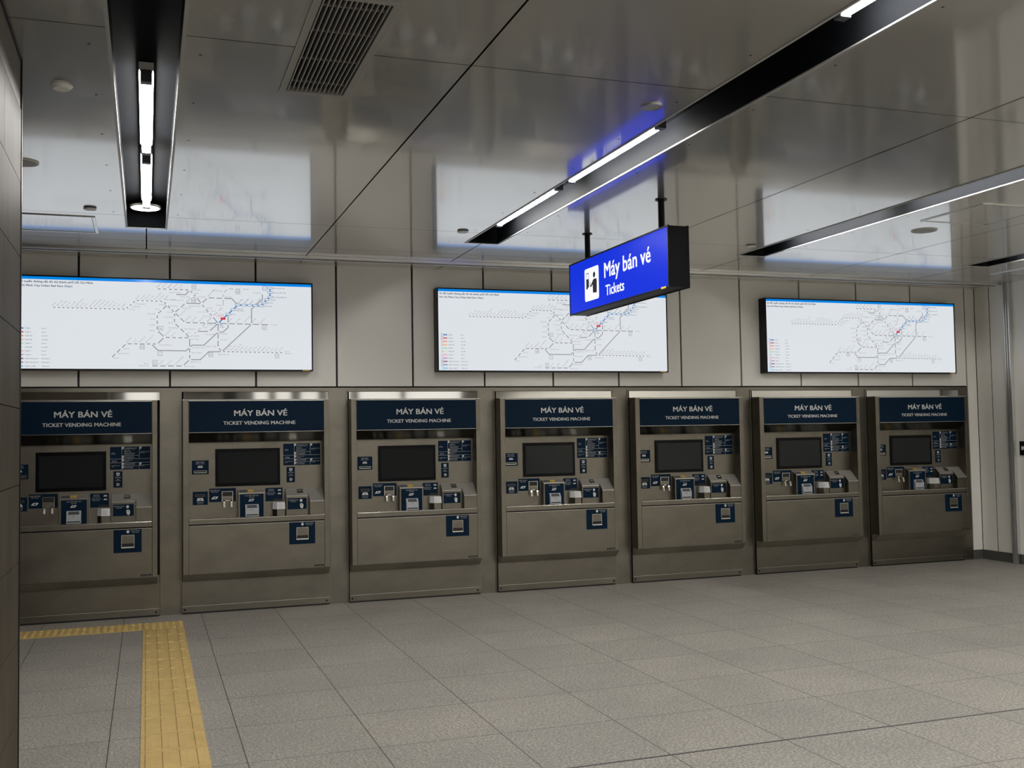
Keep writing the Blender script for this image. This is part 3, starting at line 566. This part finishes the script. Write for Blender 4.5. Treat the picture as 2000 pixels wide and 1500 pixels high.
MAP_LABELS=[('Bến Xe Suối Tiên',1.973,0.698,0,0,1),('Đại Học Quốc Gia',1.973,0.661,0,0,1),('Khu Công Nghệ Cao',1.973,0.623,0,0,1),('Thủ Đức',1.948,0.599,0,0,1),('Bình Thái',1.923,0.574,0,0,1),('Phước Long',1.903,0.545,0,0,1),('Công viên',1.679,0.517,0,0,1),('Văn Thánh',1.679,0.501,0,0,1),('Ba Son',1.637,0.47,0,0,1),('Bến',1.554,0.377,0,0,1),('Thành',1.548,0.361,0,0,1),('Nhà Hát',1.578,0.464,0,2,2),('Thành Phố',1.578,0.45,0,2,2),('Tân Cảng',1.693,0.562,1,0,1),('Thảo Điền',1.741,0.561,1,0,1),('An Phú',1.789,0.561,1,0,1),('Rạch Chiếc',1.834,0.56,1,0,1),('Thị Xã 2',0.296,0.508,1,0,0),('Thạnh Thiện',0.328,0.508,1,0,0),('Phước Hiệp',0.361,0.508,1,0,0),('Cây Trâm',0.394,0.508,1,0,0),('Trung Viết',0.427,0.508,1,0,0),('Nguyễn Thị Rành',0.461,0.507,1,0,0),('Bàu Cửu',0.494,0.507,1,0,0),('Củ Chi',0.527,0.507,1,0,0),('Huỳnh Văn Cọ',0.561,0.507,1,0,0),('Trần Văn Chẩm',0.594,0.507,1,0,0),('Tân Thông Hội',0.628,0.507,1,0,0),('Lê Minh Nhựt',0.662,0.507,1,0,0),('Tân Phú Trung',0.696,0.506,1,0,0),('Xuyên Á 2',0.729,0.506,1,0,0),('An Hạ',0.763,0.506,1,0,0),('Cầu Bông',0.798,0.506,1,0,0),('Bà Triệu',0.906,0.579,1,0,0),('Tân Xuân',0.941,0.578,1,0,0),('Quốc Lộ 22',0.975,0.578,1,0,0),('An Sương',1.01,0.578,1,0,0),('Tân Thới Nhất',1.045,0.578,1,0,0),('Cách Mạng',1.08,0.577,1,0,0),('Tây Thạnh',1.115,0.577,1,0,0),('Thạnh Xuân',1.063,0.678,1,0,0),('Xuân Thới',1.103,0.679,1,0,0),('Ngã Tư Ga',1.147,0.679,1,0,0),('An Lộc',1.148,0.678,1,0,0),('An Nhơn',1.189,0.678,1,0,0),('Lâm Sơn',1.231,0.678,1,0,0),('Phước Kiển',1.601,0.168,1,0,0),('Nhơn Phước',1.636,0.168,1,0,0),('Phạm Hữu Lầu',1.671,0.167,1,0,0),('Bà Chiêm',1.705,0.167,1,0,0),('Long Thới',1.74,0.167,1,0,0),('Bà Chiêm',1.775,0.166,1,0,0),('Long Thới',1.81,0.166,1,0,0),('Nhơn Đức',1.845,0.166,1,0,0),('Hiệp Phước',1.88,0.165,1,0,0),('Cây Thế',1.916,0.165,1,0,0),('Đô Thị',1.951,0.164,1,0,0),('Kênh Lộ',1.987,0.164,1,0,0),('Rạch Rộp',2.022,0.164,1,0,0),('Hưng Nhơn',0.836,0.224,1,0,0),('An Lạc',0.886,0.224,1,0,0),('Hồ Ngọc Lãm',0.929,0.224,1,0,0),('Bến xe Miền Tây',0.981,0.224,1,0,0),('Phạm Phú Thứ',1.123,0.282,1,0,0),('Chợ Lớn',1.174,0.279,1,0,0),('Phạm Văn Hai',1.24,0.449,1,0,0),('Lê Thị Riêng',1.28,0.406,1,0,0),('Hòa Hưng',1.331,0.405,1,0,0),('Dân Chủ',1.387,0.405,1,0,0),('Hàm Nghi',1.616,0.404,1,0,0),('Bảo Tàng',1.678,0.403,1,0,0),('Tôn Đức Thắng',1.74,0.403,1,0,0),('Trần Não',1.803,0.402,1,0,0),('Bình Khánh',1.872,0.401,1,0,0),('Đa Phước',1.082,0.047,1,0,0),('Phong Phú',1.141,0.045,1,0,0),('Trịnh Quang Nghị',1.203,0.046,1,0,0),('Nguyễn Văn Đậu',1.456,0.616,1,0,0),('Tân Chánh Hiệp',1.157,0.64,0,0,0),('Tân Sơn Nhất',1.312,0.606,0,2,0),('Ngã 6 Gò Vấp',1.328,0.666,0,0,0),('BX PG',1.351,0.637,0,0,0),('CV Gia Định',1.375,0.61,0,0,0),('CV Hoàng Văn Thụ',1.267,0.578,0,2,0),('Ngã 4 Phú Nhuận',1.396,0.531,0,2,0),('Nguyễn Hồng Đào',1.221,0.529,0,2,0),('Lăng Cha Cả',1.256,0.514,0,0,0),('Bảy Hiền',1.186,0.476,0,2,0),('Chợ Tân Bình',1.186,0.435,0,2,0),('Bắc Hải',1.186,0.389,0,2,0),('ĐH Bách Khoa',1.227,0.348,0,2,0),('HTD',1.291,0.308,0,0,0),('Ngã 6 Cộng Hòa',1.358,0.341,0,2,0),('Hòa Bình',1.342,0.283,0,0,0),('ĐH Y Dược',1.324,0.256,0,0,0),('Chợ Thái Bình',1.434,0.298,0,0,0),('Tao Đàn',1.446,0.379,0,0,0),('Hồ Con Rùa',1.476,0.449,0,2,0),('CV Lê Văn Tám',1.454,0.484,0,2,0),('Cầu Kiệu',1.444,0.518,0,0,0),('Hoa Lư',1.478,0.495,0,0,0),('Thị Nghè',1.562,0.544,0,2,0),('BX Miền Đông',1.566,0.664,0,2,0),('Hiệp Bình',1.559,0.709,0,0,0),('Hiệp Bình Phước',1.634,0.718,0,0,0),('Hiệp Bình',1.732,0.684,0,0,0),('Hàng Xanh',1.586,0.614,0,0,0),('Xa Thành Đa',1.877,0.655,0,2,0),('Tân Thuận',1.548,0.254,0,0,0),('Hoàng Diệu',1.548,0.305,0,0,0),('Nguyễn Thị Thập',1.521,0.198,0,2,0),('Nguyễn Văn Linh',1.533,0.132,0,0,0),('Tùng Thiện Vương',1.33,0.186,0,0,0),('Bến xe Quận 8',1.33,0.143,0,0,0),('Nguyễn Văn Linh',1.315,0.067,0,0,0),('Định An Trong',1.273,0.03,0,0,0),('Thủ Thiêm',1.953,0.387,0,0,0),('Bến Xe',2.067,0.16,0,0,0),('Hiệp Phước',2.067,0.144,0,0,0),('Từ Dũ',1.419,0.357,0,0,0),('Tân Thới',0.852,0.492,0,0,0),('Thống Nhất',0.874,0.516,0,0,0),('Lý Thường Kiệt',0.895,0.539,0,0,0),('Bà Quẹo',1.126,0.537,0,2,0),('Âu Cơ',1.088,0.499,0,2,0),('Thống Nhất',1.05,0.46,0,2,0),('Tân Phú',1.05,0.416,0,2,0),('Hòa Bình',1.05,0.369,0,2,0),('Đầm Sen',1.05,0.323,0,2,0),('Phạm Văn Bạch',1.126,0.581,0,0,0),('Công viên Phú Lâm',1.076,0.206,0,0,0),('Bến xe',1.001,0.052,0,2,0),('Cần Giuộc mới',1.001,0.035,0,2,0),('Bàu Hốc',0.815,0.172,0,0,0),('Nguyễn Cửu Phú',0.771,0.133,0,0,0),('Tân Kiên',0.735,0.096,0,0,0)]

MW, MH, MD = 2.30, .755, .12
def make_map():
    r = thing('rail_map', (0,0,0), 'x', 'map', 'lit rail maps on the wall')
    b = MB(); t = .011
    for x0, x1, z0, z1 in ((0, MW, 0, t), (0, MW, MH-t, MH), (0, t, t, MH-t), (MW-t, MW, t, MH-t)): b.box(x0, x1, -MD, -.001, z0, z1, BLACKMET)
    b.box(t, MW-t, -.02, -.001, t, MH-t, BLACKMET); b.build('casing', r)
    b = MB(); y = -MD+.004; b.box(t, MW-t, y, -.021, t, MH-t, MAPWHITE); b.rect(t, MH-.033, MW-t, MH-t, (0,y-.0008,0), FRONT, MAPBLUE); b.build('light_panel', r)
    b = MB(); y -= .0008
    def seg(p, q, w, yy, mt):
        dx, dz = q[0]-p[0], q[1]-p[1]; l = math.hypot(dx, dz) or 1; nx, nz = -dz/l*w/2, dx/l*w/2; ex, ez = dx/l*w*.3, dz/l*w*.3
        b.flat([(p[0]-nx-ex,p[1]-nz-ez),(q[0]-nx+ex,q[1]-nz+ez),(q[0]+nx+ex,q[1]+nz+ez),(p[0]+nx-ex,p[1]+nz-ez)], (0,yy,0), FRONT, mt)
    def dot(p, rr, yy, mt, n=10): b.flat([(p[0]+rr*math.cos(2*math.pi*i/n), p[1]+rr*math.sin(2*math.pi*i/n)) for i in range(n)], (0,yy,0), FRONT, mt)
    for sh, pts, dots in MAP_LINES:
        for p, q in zip(pts, pts[1:]): seg(p, q, .0068, y, PRINT[sh])
        for d in dots: dot(d, .0088, y-.0004, PRINT[5])
    for p, q in zip(MAP_STATIONS, MAP_STATIONS[1:]): seg(p, q, .0085, y-.0006, PRINT[2])
    for p in MAP_STATIONS:
        b.rect(p[0]-.0195, p[1]-.0095, p[0]+.0195, p[1]+.0095, (0,y-.0009,0), FRONT, PRINT[2]); b.rect(p[0]-.0165, p[1]-.0065, p[0]+.0165, p[1]+.0065, (0,y-.0012,0), FRONT, PRINT[5])
    p = MAP_HERE; b.rect(p[0]-.0195, p[1]-.0095, p[0]+.0195, p[1]+.0095, (0,y-.0012,0), FRONT, PRINT[3])
    for p, st, c in MAP_BADGES:
        b.frame(p[0]-.0175, p[1]-.0175, p[0]+.0175, p[1]+.0175, .003, (0,y-.0009,0), FRONT, PRINT[2 if c else 0]); b.text(st, (p[0], y-.0009, p[1]-.006), FRONT, PRINT[4], .0115, None if len(st) < 3 else .025, 1)
    for st, x, z, rot, al, c in MAP_LABELS:
        b.text(st, (x, y-.0006, z), FRONT, PRINT[(0, 4, 3)[c]], .0098 if c else .0090, None, al, .012 if c else 0, math.radians(48) if rot else 0)
    b.text('Sơ đồ tuyến đường sắt đô thị thành phố Hồ Chí Minh', (.026, y-.0006, .696), FRONT, PRINT[4], .0165, .560, 0, .030)
    b.text('Ho Chi Minh City Urban Rail Fare Chart', (.026, y-.0006, .664), FRONT, PRINT[4], .0165, .412, 0, .030)
    for i, (a, c, k) in enumerate((('Tuyến 1','Line 1','L1'),('Tuyến 2','Line 2','L2'),('Tuyến 3A','Line 3A','3A'),('Tuyến 3B','Line 3B','3B'),('Tuyến 4','Line 4','L4'),('Tuyến 4B','Line 4B','4B'),('Tuyến 5','Line 5','L5'),('Tuyến 6','Line 6','L6'),('Tuyến Monorail 2','Monorail 2','M2'),('Tuyến Monorail 3','Monorail 3','M3'),('Tuyến xe điện','Tram Line','T'))):
        z = .331-.0300*i; b.frame(.034, z-.0125, .058, z+.0125, .0022, (0,y-.0006,0), FRONT, LEGM[i]); b.text(k, (.046, y-.0006, z-.005), FRONT, PRINT[4], .010, None, 1)
        b.rect(.058, z-.005, .092, z+.005, (0,y-.0006,0), FRONT, LEGM[i]); b.text(a, (.100, y-.0006, z-.0045), FRONT, PRINT[4], .0098); b.text(c, (.220, y-.0006, z-.0045), FRONT, PRINT[4], .0098)
    b.build('map_print', r)
    b = MB(); b.box(2.213, 2.272, -MD-.0008, -MD-.0001, .001, .009, YELLOW); b.build('maker_sticker', r)
    return r
m0 = make_map()
for i, (x, s, lb) in enumerate(((-.505, 1.025, 'lit white rail fare map on the wall nearest the pillar, cut off by it'), (2.957, 1.0, 'lit white rail fare map partly hidden behind the hanging blue sign'), (6.355, 1.025, 'lit white rail fare map nearest the beige corner wall'))):
    o = m0 if i == 0 else copy_tree(m0)
    o.location = (x, 0, 2.006); o.scale = (s, 1, 1); o['label'] = lb

# ------------------------------------------------------------------ hanging sign
SGX0, SGX1, SGY0, SGY1, SGZ0, SGZ1 = 3.585, 3.735, -3.32, -1.70, 2.340, 2.735
r = thing('hanging_sign', (3.66, -2.51, SGZ0), 'lit blue ticket sign in a black box hanging from two black poles', 'sign')
b = MB(); t = .011
b.box(SGX0+.006, SGX1-.006, SGY0, SGY1, SGZ0+.004, SGZ1-.004, BLACKMET)
for x0, x1 in ((SGX0, SGX0+.012), (SGX1-.012, SGX1)):
    for y0, y1, z0, z1 in ((SGY0-.002, SGY1+.002, SGZ0, SGZ0+t), (SGY0-.002, SGY1+.002, SGZ1-t, SGZ1), (SGY0-.002, SGY0+t, SGZ0+t, SGZ1-t), (SGY1-t, SGY1+.002, SGZ0+t, SGZ1-t)): b.box(x0, x1, y0, y1, z0, z1, BLACKMET)
loc(b.build('casing', r, bevel=.001), r)
b = MB(); fx = SGX0+.003; b.box(fx, SGX0+.006, SGY0+t, SGY1-t, SGZ0+t, SGZ1-t, SIGNBLUE)
o0 = (fx-.0006, 0, 0); U = LEFTW
def rr(y0, y1, z0, z1, rad, mt, x):
    pts = []
    for cy, cz, a0 in ((-y1+rad, z0+rad, 180), (-y0-rad, z0+rad, 270), (-y0-rad, z1-rad, 0), (-y1+rad, z1-rad, 90)):
        for k in range(5): a = math.radians(a0+22.5*k); pts.append((cy+rad*math.cos(a), cz+rad*math.sin(a)))
    b.flat(pts, (x, 0, 0), U, mt)
rr(-2.250, -1.995, 2.410, 2.652, .018, SIGNWHITE, fx-.0006)
PICT = mat('sign_pictogram', (.004, .004, .006), .4)
x2 = fx-.0012
def pr(pts): b.flat([(1.995+u, 2.410+v) for u, v in pts], (x2, 0, 0), U, PICT)
pr([(.030,.115),(.075,.115),(.075,.180),(.030,.180)][:0] or [(.030,.100),(.078,.100),(.078,.165),(.030,.165)]); pr([(.030,.165),(.036,.165),(.036,.210),(.030,.210)]); pr([(.072,.165),(.078,.165),(.078,.210),(.072,.210)]); pr([(.030,.204),(.078,.204),(.078,.210),(.030,.210)]); pr([(.030,.090),(.058,.090),(.058,.102),(.030,.102)])
b.flat([(1.995+.175+.021*math.cos(i*math.pi/8), 2.410+.182+.021*math.sin(i*math.pi/8)) for i in range(16)], (x2,0,0), U, PICT)
pr([(.148,.052),(.218,.046),(.222,.135),(.214,.148),(.200,.152),(.160,.150),(.146,.140)]); pr([(.100,.104),(.112,.096),(.148,.114),(.150,.142),(.138,.132)]); pr([(.095,.108),(.104,.100),(.108,.140),(.100,.142)])
b.text('Máy bán vé', (fx-.0008, -2.350, 2.541), U, SIGNWHITE, .112, .724, 0, .028)
b.text('Tickets', (fx-.0008, -2.368, 2.411), U, SIGNWHITE, .078, .302, 0, .028)
loc(b.build('sign_face', r), r)
b = MB(); b.box(SGX0-.0009, SGX0-.0001, -3.282, -3.218, SGZ0+.0005, SGZ0+.0135, YELLOW); loc(b.build('maker_sticker', r), r)
for y in (-1.893, -3.10):
    b = MB(); b.cyl((3.66, y, SGZ1-.004), .021, CEIL-.001-SGZ1+.004, 'z', BLACKMET, 20); p = loc(b.build('pole', r, smooth=False), r)
    b = MB(); b.cyl((3.66, y, CEIL-.006), .038, .0055, 'z', BLACKMET, 24); q = b.build('ceiling_flange', p); q.location = (0,0,0)

# ------------------------------------------------------------------ light channels and lamps
DEEP = 3.085
CL = ['black recessed light channel nearest the pillar, its open end above the nearest lit map', 'long black light channel in the ceiling beside the hanging blue sign', 'black light channel beyond the hanging blue sign, between two rounds on the ceiling', 'black light channel closest to the beige corner wall']
for i, s in enumerate(SLOT_X):
    r = thing('light_channel', (s, SLOT_Y1, CEIL), CL[i], 'light channel', 'recessed light channels'); b = MB(); h = HALF
    b.box(s-h, s+h, SLOT_Y0, SLOT_Y1, DEEP, DEEP+.01, CHANNEL)
    b.box(s-h-.008, s-h, SLOT_Y0, SLOT_Y1, CEIL+.0005, DEEP+.01, CHANNEL); b.box(s+h, s+h+.008, SLOT_Y0, SLOT_Y1, CEIL+.0005, DEEP+.01, CHANNEL)
    b.box(s-h, s+h, SLOT_Y1, SLOT_Y1+.008, CEIL+.0005, DEEP+.01, CHANNEL); b.box(s-h, s+h, SLOT_Y0-.008, SLOT_Y0, CEIL+.0005, DEEP+.01, CHANNEL)
    loc(b.build('housing', r), r)
    b = MB(); z0, z1 = CEIL-.004, CEIL+.002
    b.box(s-h-.012, s-h+.001, SLOT_Y0, SLOT_Y1+.012, z0, CEIL-.0003, RIM); b.box(s+h-.001, s+h+.012, SLOT_Y0, SLOT_Y1+.012, z0, CEIL-.0003, RIM); b.box(s-h, s+h, SLOT_Y1-.001, SLOT_Y1+.012, z0, CEIL-.0003, RIM)
    b.box(s-h-.0005, s-h+.002, SLOT_Y0, SLOT_Y1, CEIL-.0003, z1, RIM); b.box(s+h-.002, s+h+.0005, SLOT_Y0, SLOT_Y1, CEIL-.0003, z1, RIM)
    loc(b.build('rim', r), r)
def make_tube():
    r = thing('tube_light', (0,0,0), 'x', 'light', 'fluorescent tube lights'); L = 1.18
    b = MB(); b.box(-.031, .031, -L/2-.03, L/2+.03, .030, .064, WHITECEIL); b.build('batten', r)
    b = MB(); b.cyl((0, -L/2+.012, 0), .0225, L-.024, 'y', LIT, 12); b.build('tube', r)
    for e in (-1, 1):
        b = MB(); y0 = e*(L/2-.010); b.box(-.024, .024, min(y0, y0+e*.045), max(y0, y0+e*.045), -.024, .0299, GREYDK); b.build('end_holder', r, bevel=.003)
    return r
tb = make_tube(); first = True
TL = {(0,0): 'lit tube light in the channel nearest the pillar, at the end by the round lamp', (0,1): 'lit tube light in the channel nearest the pillar, farther from the round lamp',
      (1,0): 'lit tube light in the channel beside the hanging sign, closest to the machines', (1,1): 'lit tube light in the channel beside the hanging sign, right above the blue sign face', (1,2): 'lit tube light at the top edge of the view, in the channel beside the sign',
      (2,0): 'tube light set deep in the channel beyond the hanging sign, closest to the machines', (2,1): 'tube light set deep in the channel beyond the hanging sign, second from the machines', (2,2): 'tube light set deep in the channel beyond the hanging sign, third from the machines',
      (3,0): 'tube light set deep in the channel by the beige corner wall, closest to the machines', (3,2): 'tube light set deep in the channel by the beige corner wall, third from the machines', (3,1): 'tube light set deep in the channel by the beige corner wall, second from the machines'}
for i, s in enumerate(SLOT_X):
    for k, y in enumerate((-2.36, -3.77, -6.47)):
        if (i, k) not in TL: continue
        o = tb if first else copy_tree(tb); first = False
        o.location = (s, y, 3.018); o['label'] = TL[(i, k)]
# the near end of the first channel has one more tube behind the frame's edge
d = bpy.data.lights.new('tube_lamp', 'AREA'); d.shape = 'RECTANGLE'; d.size = .045; d.size_y = 1.2; d.energy = TUBE*math.pi*.045*1.2*1.6; d.color = TUBE_COL
o = bpy.data.objects.new('tube_lamp', d); col.objects.link(o); o.location = (SLOT_X[0], -6.6, 3.0)
r = thing('round_lamp', (.497, -1.50, 3.05), 'round white lamp glowing at the end of the channel nearest the pillar', 'light')
b = MB(); b.cyl((0,0,-.0005), .102, .014, 'z', WHITECEIL, 32); b.build('lamp_body', r)
b = MB(); b.cyl((0,0,-.004), .090, .0034, 'z', LITDISC, 32); b.build('diffuser', r)

# ------------------------------------------------------------------ ceiling fittings
r = thing('air_grille', ((GR[0]+GR[1])/2, (GR[2]+GR[3])/2, CEIL), 'slatted ventilation grille in the ceiling with pale edges', 'vent')
b = MB(); x0, x1, y0, y1 = GR; f = .024
for a in ((x0, x0+f, y0, y1), (x1-f, x1, y0, y1), (x0+f, x1-f, y0, y0+f), (x0+f, x1-f, y1-f, y1)): b.box(*a, CEIL-.004, CEIL+.02, GREYCEIL)
for a in ((x0-.004, x0, y0, y1), (x1, x1+.004, y0, y1)): b.box(*a, CEIL-.005, CEIL-.0003, RIM)
loc(b.build('frame', r), r)
b = MB(); n = 13; pit = (x1-x0-2*f)/n
for i in range(n): xx = x0+f+pit*(i+.5); b.box(xx-.0028, xx+.0028, y0+f, y1-f, CEIL+.001, CEIL+.018, GREYCEIL)
for yy in (-4.70, -4.98, -5.28, -5.52): b.box(x0+f, x1-f, yy-.003, yy+.003, CEIL+.010, CEIL+.017, GREYCEIL)
loc(b.build('louvres', r), r)
b = MB(); b.box(x0, x1, y0, y1, CEIL+.16, CEIL+.165, DARK)
for a in ((x0-.004, x0, y0, y1), (x1, x1+.004, y0, y1), (x0, x1, y0-.004, y0), (x0, x1, y1, y1+.004)): b.box(*a, CEIL+.0205, CEIL+.16, DARK)
loc(b.build('duct', r), r)
def rnd(name, x, y, rad, lab, cat, kind):
    r = thing(name, (x, y, CEIL), lab, cat)
    if kind == 'dome':
        b = MB(); b.cyl((0,0,-.014), rad*.72, .0137, 'z', WHITECEIL, 32, rad); b.build('cover', r, smooth=False)
    elif kind == 'speaker':
        b = MB(); n = 40
        b.cyl((0,0,-.006), rad, .0057, 'z', WHITECEIL, n); b.build('ring', r); b = MB(); b.cyl((0,0,-.0085), rad*.88, .0023, 'z', GREYCEIL, n); b.build('grille', r)
    elif kind == 'flush':
        b = MB(); b.cyl((0,0,-.003), rad, .0027, 'z', GREYCEIL, 32); b.build('cover', r); b = MB()
        for i in range(32):
            a0, a1 = 2*math.pi*i/32, 2*math.pi*(i+1)/32; R0, R1 = rad+.0003, rad+.005
            b.hexa([(R0*math.cos(a0),R0*math.sin(a0),-.006),(R1*math.cos(a0),R1*math.sin(a0),-.006),(R1*math.cos(a1),R1*math.sin(a1),-.006),(R0*math.cos(a1),R0*math.sin(a1),-.006),(R0*math.cos(a0),R0*math.sin(a0),-.0003),(R1*math.cos(a0),R1*math.sin(a0),-.0003),(R1*math.cos(a1),R1*math.sin(a1),-.0003),(R0*math.cos(a1),R0*math.sin(a1),-.0003)], ALU)
        b.build('ring', r)
    else:
        b = MB(); b.cyl((0,0,-.006), rad*.9, .0057, 'z', GREYDK, 24); b.build('base', r); b = MB(); b.cyl((0,0,-.013), rad*.85, .0068, 'z', WHITECEIL, 24, rad); b.build('cover', r)
rnd('ceiling_cover', .165, -4.389, .046, 'white domed round cover on the ceiling between pillar and first light channel', 'ceiling fitting', 'dome')
rnd('ceiling_speaker', -.125, -3.02, .082, 'grey round ceiling speaker half hidden by the pillar', 'speaker', 'speaker')
rnd('smoke_detector', .160, -1.915, .042, 'small round detector on the ceiling next to the square access panel by the pillar', 'smoke detector', 'detector')
rnd('smoke_detector', 2.712, -1.776, .044, 'small round detector beside the end of the light channel by the hanging sign', 'smoke detector', 'detector')
rnd('ceiling_cover', 2.713, -4.841, .046, 'flush round cover with a thin bright ring beside the long light channel', 'ceiling fitting', 'flush')
rnd('ceiling_speaker', 6.13, -2.67, .095, 'grey round ceiling speaker near the square access panel by the corner wall', 'speaker', 'speaker')
rnd('smoke_detector', 5.162, -1.779, .044, 'small round detector beside the end of the channel beyond the hanging sign', 'smoke detector', 'detector')
def hatch(x0, x1, y0, y1, lab):
    r = thing('access_panel', ((x0+x1)/2, (y0+y1)/2, CEIL), lab, 'access panel')
    b = MB(); b.box(x0+.024, x1-.024, y0+.024, y1-.024, CEIL-.003, CEIL-.0003, CEILM); loc(b.build('door', r), r)
    b = MB(); f = .02
    for a in ((x0, x0+f, y0, y1), (x1-f, x1, y0, y1), (x0+f, x1-f, y0, y0+f), (x0+f, x1-f, y1-f, y1)): b.box(*a, CEIL-.006, CEIL-.0003, ALU)
    loc(b.build('frame', r), r)
    b = MB(); 
    for a in ((x0+f, x0+.024, y0+f, y1-f), (x1-.024, x1-f, y0+f, y1-f), (x0+.024, x1-.024, y0+f, y0+.024), (x0+.024, x1-.024, y1-.024, y1-f)): b.box(*a, CEIL-.002, CEIL-.0003, DARK)
    loc(b.build('seal', r), r)
hatch(-.42, .178, -1.635, -1.050, 'square metal access panel in the ceiling by the pillar, above the nearest map')
hatch(5.84, 6.44, -3.575, -2.965, 'square access panel in the ceiling beyond the round grey speaker')
hatch(8.44, 9.04, -1.52, -.93, 'square access panel in the ceiling at the corner wall')

# ------------------------------------------------------------------ switch box on the right wall
r = thing('wall_switch', (RIGHT, -.645, 1.20), 'dark metal switch plate with white keys on the corner wall', 'switch')
b = MB(); b.box(RIGHT-.012, RIGHT-.0005, -.690, -.572, 1.130, 1.275, BLACKMET); loc(b.build('plate', r, bevel=.002), r)
for y in (-.615, -.642):
    b = MB(); b.box(RIGHT-.026, RIGHT-.0125, y-.007, y+.007, 1.185, 1.222, WHITECEIL); loc(b.build('key', r, bevel=.002), r)
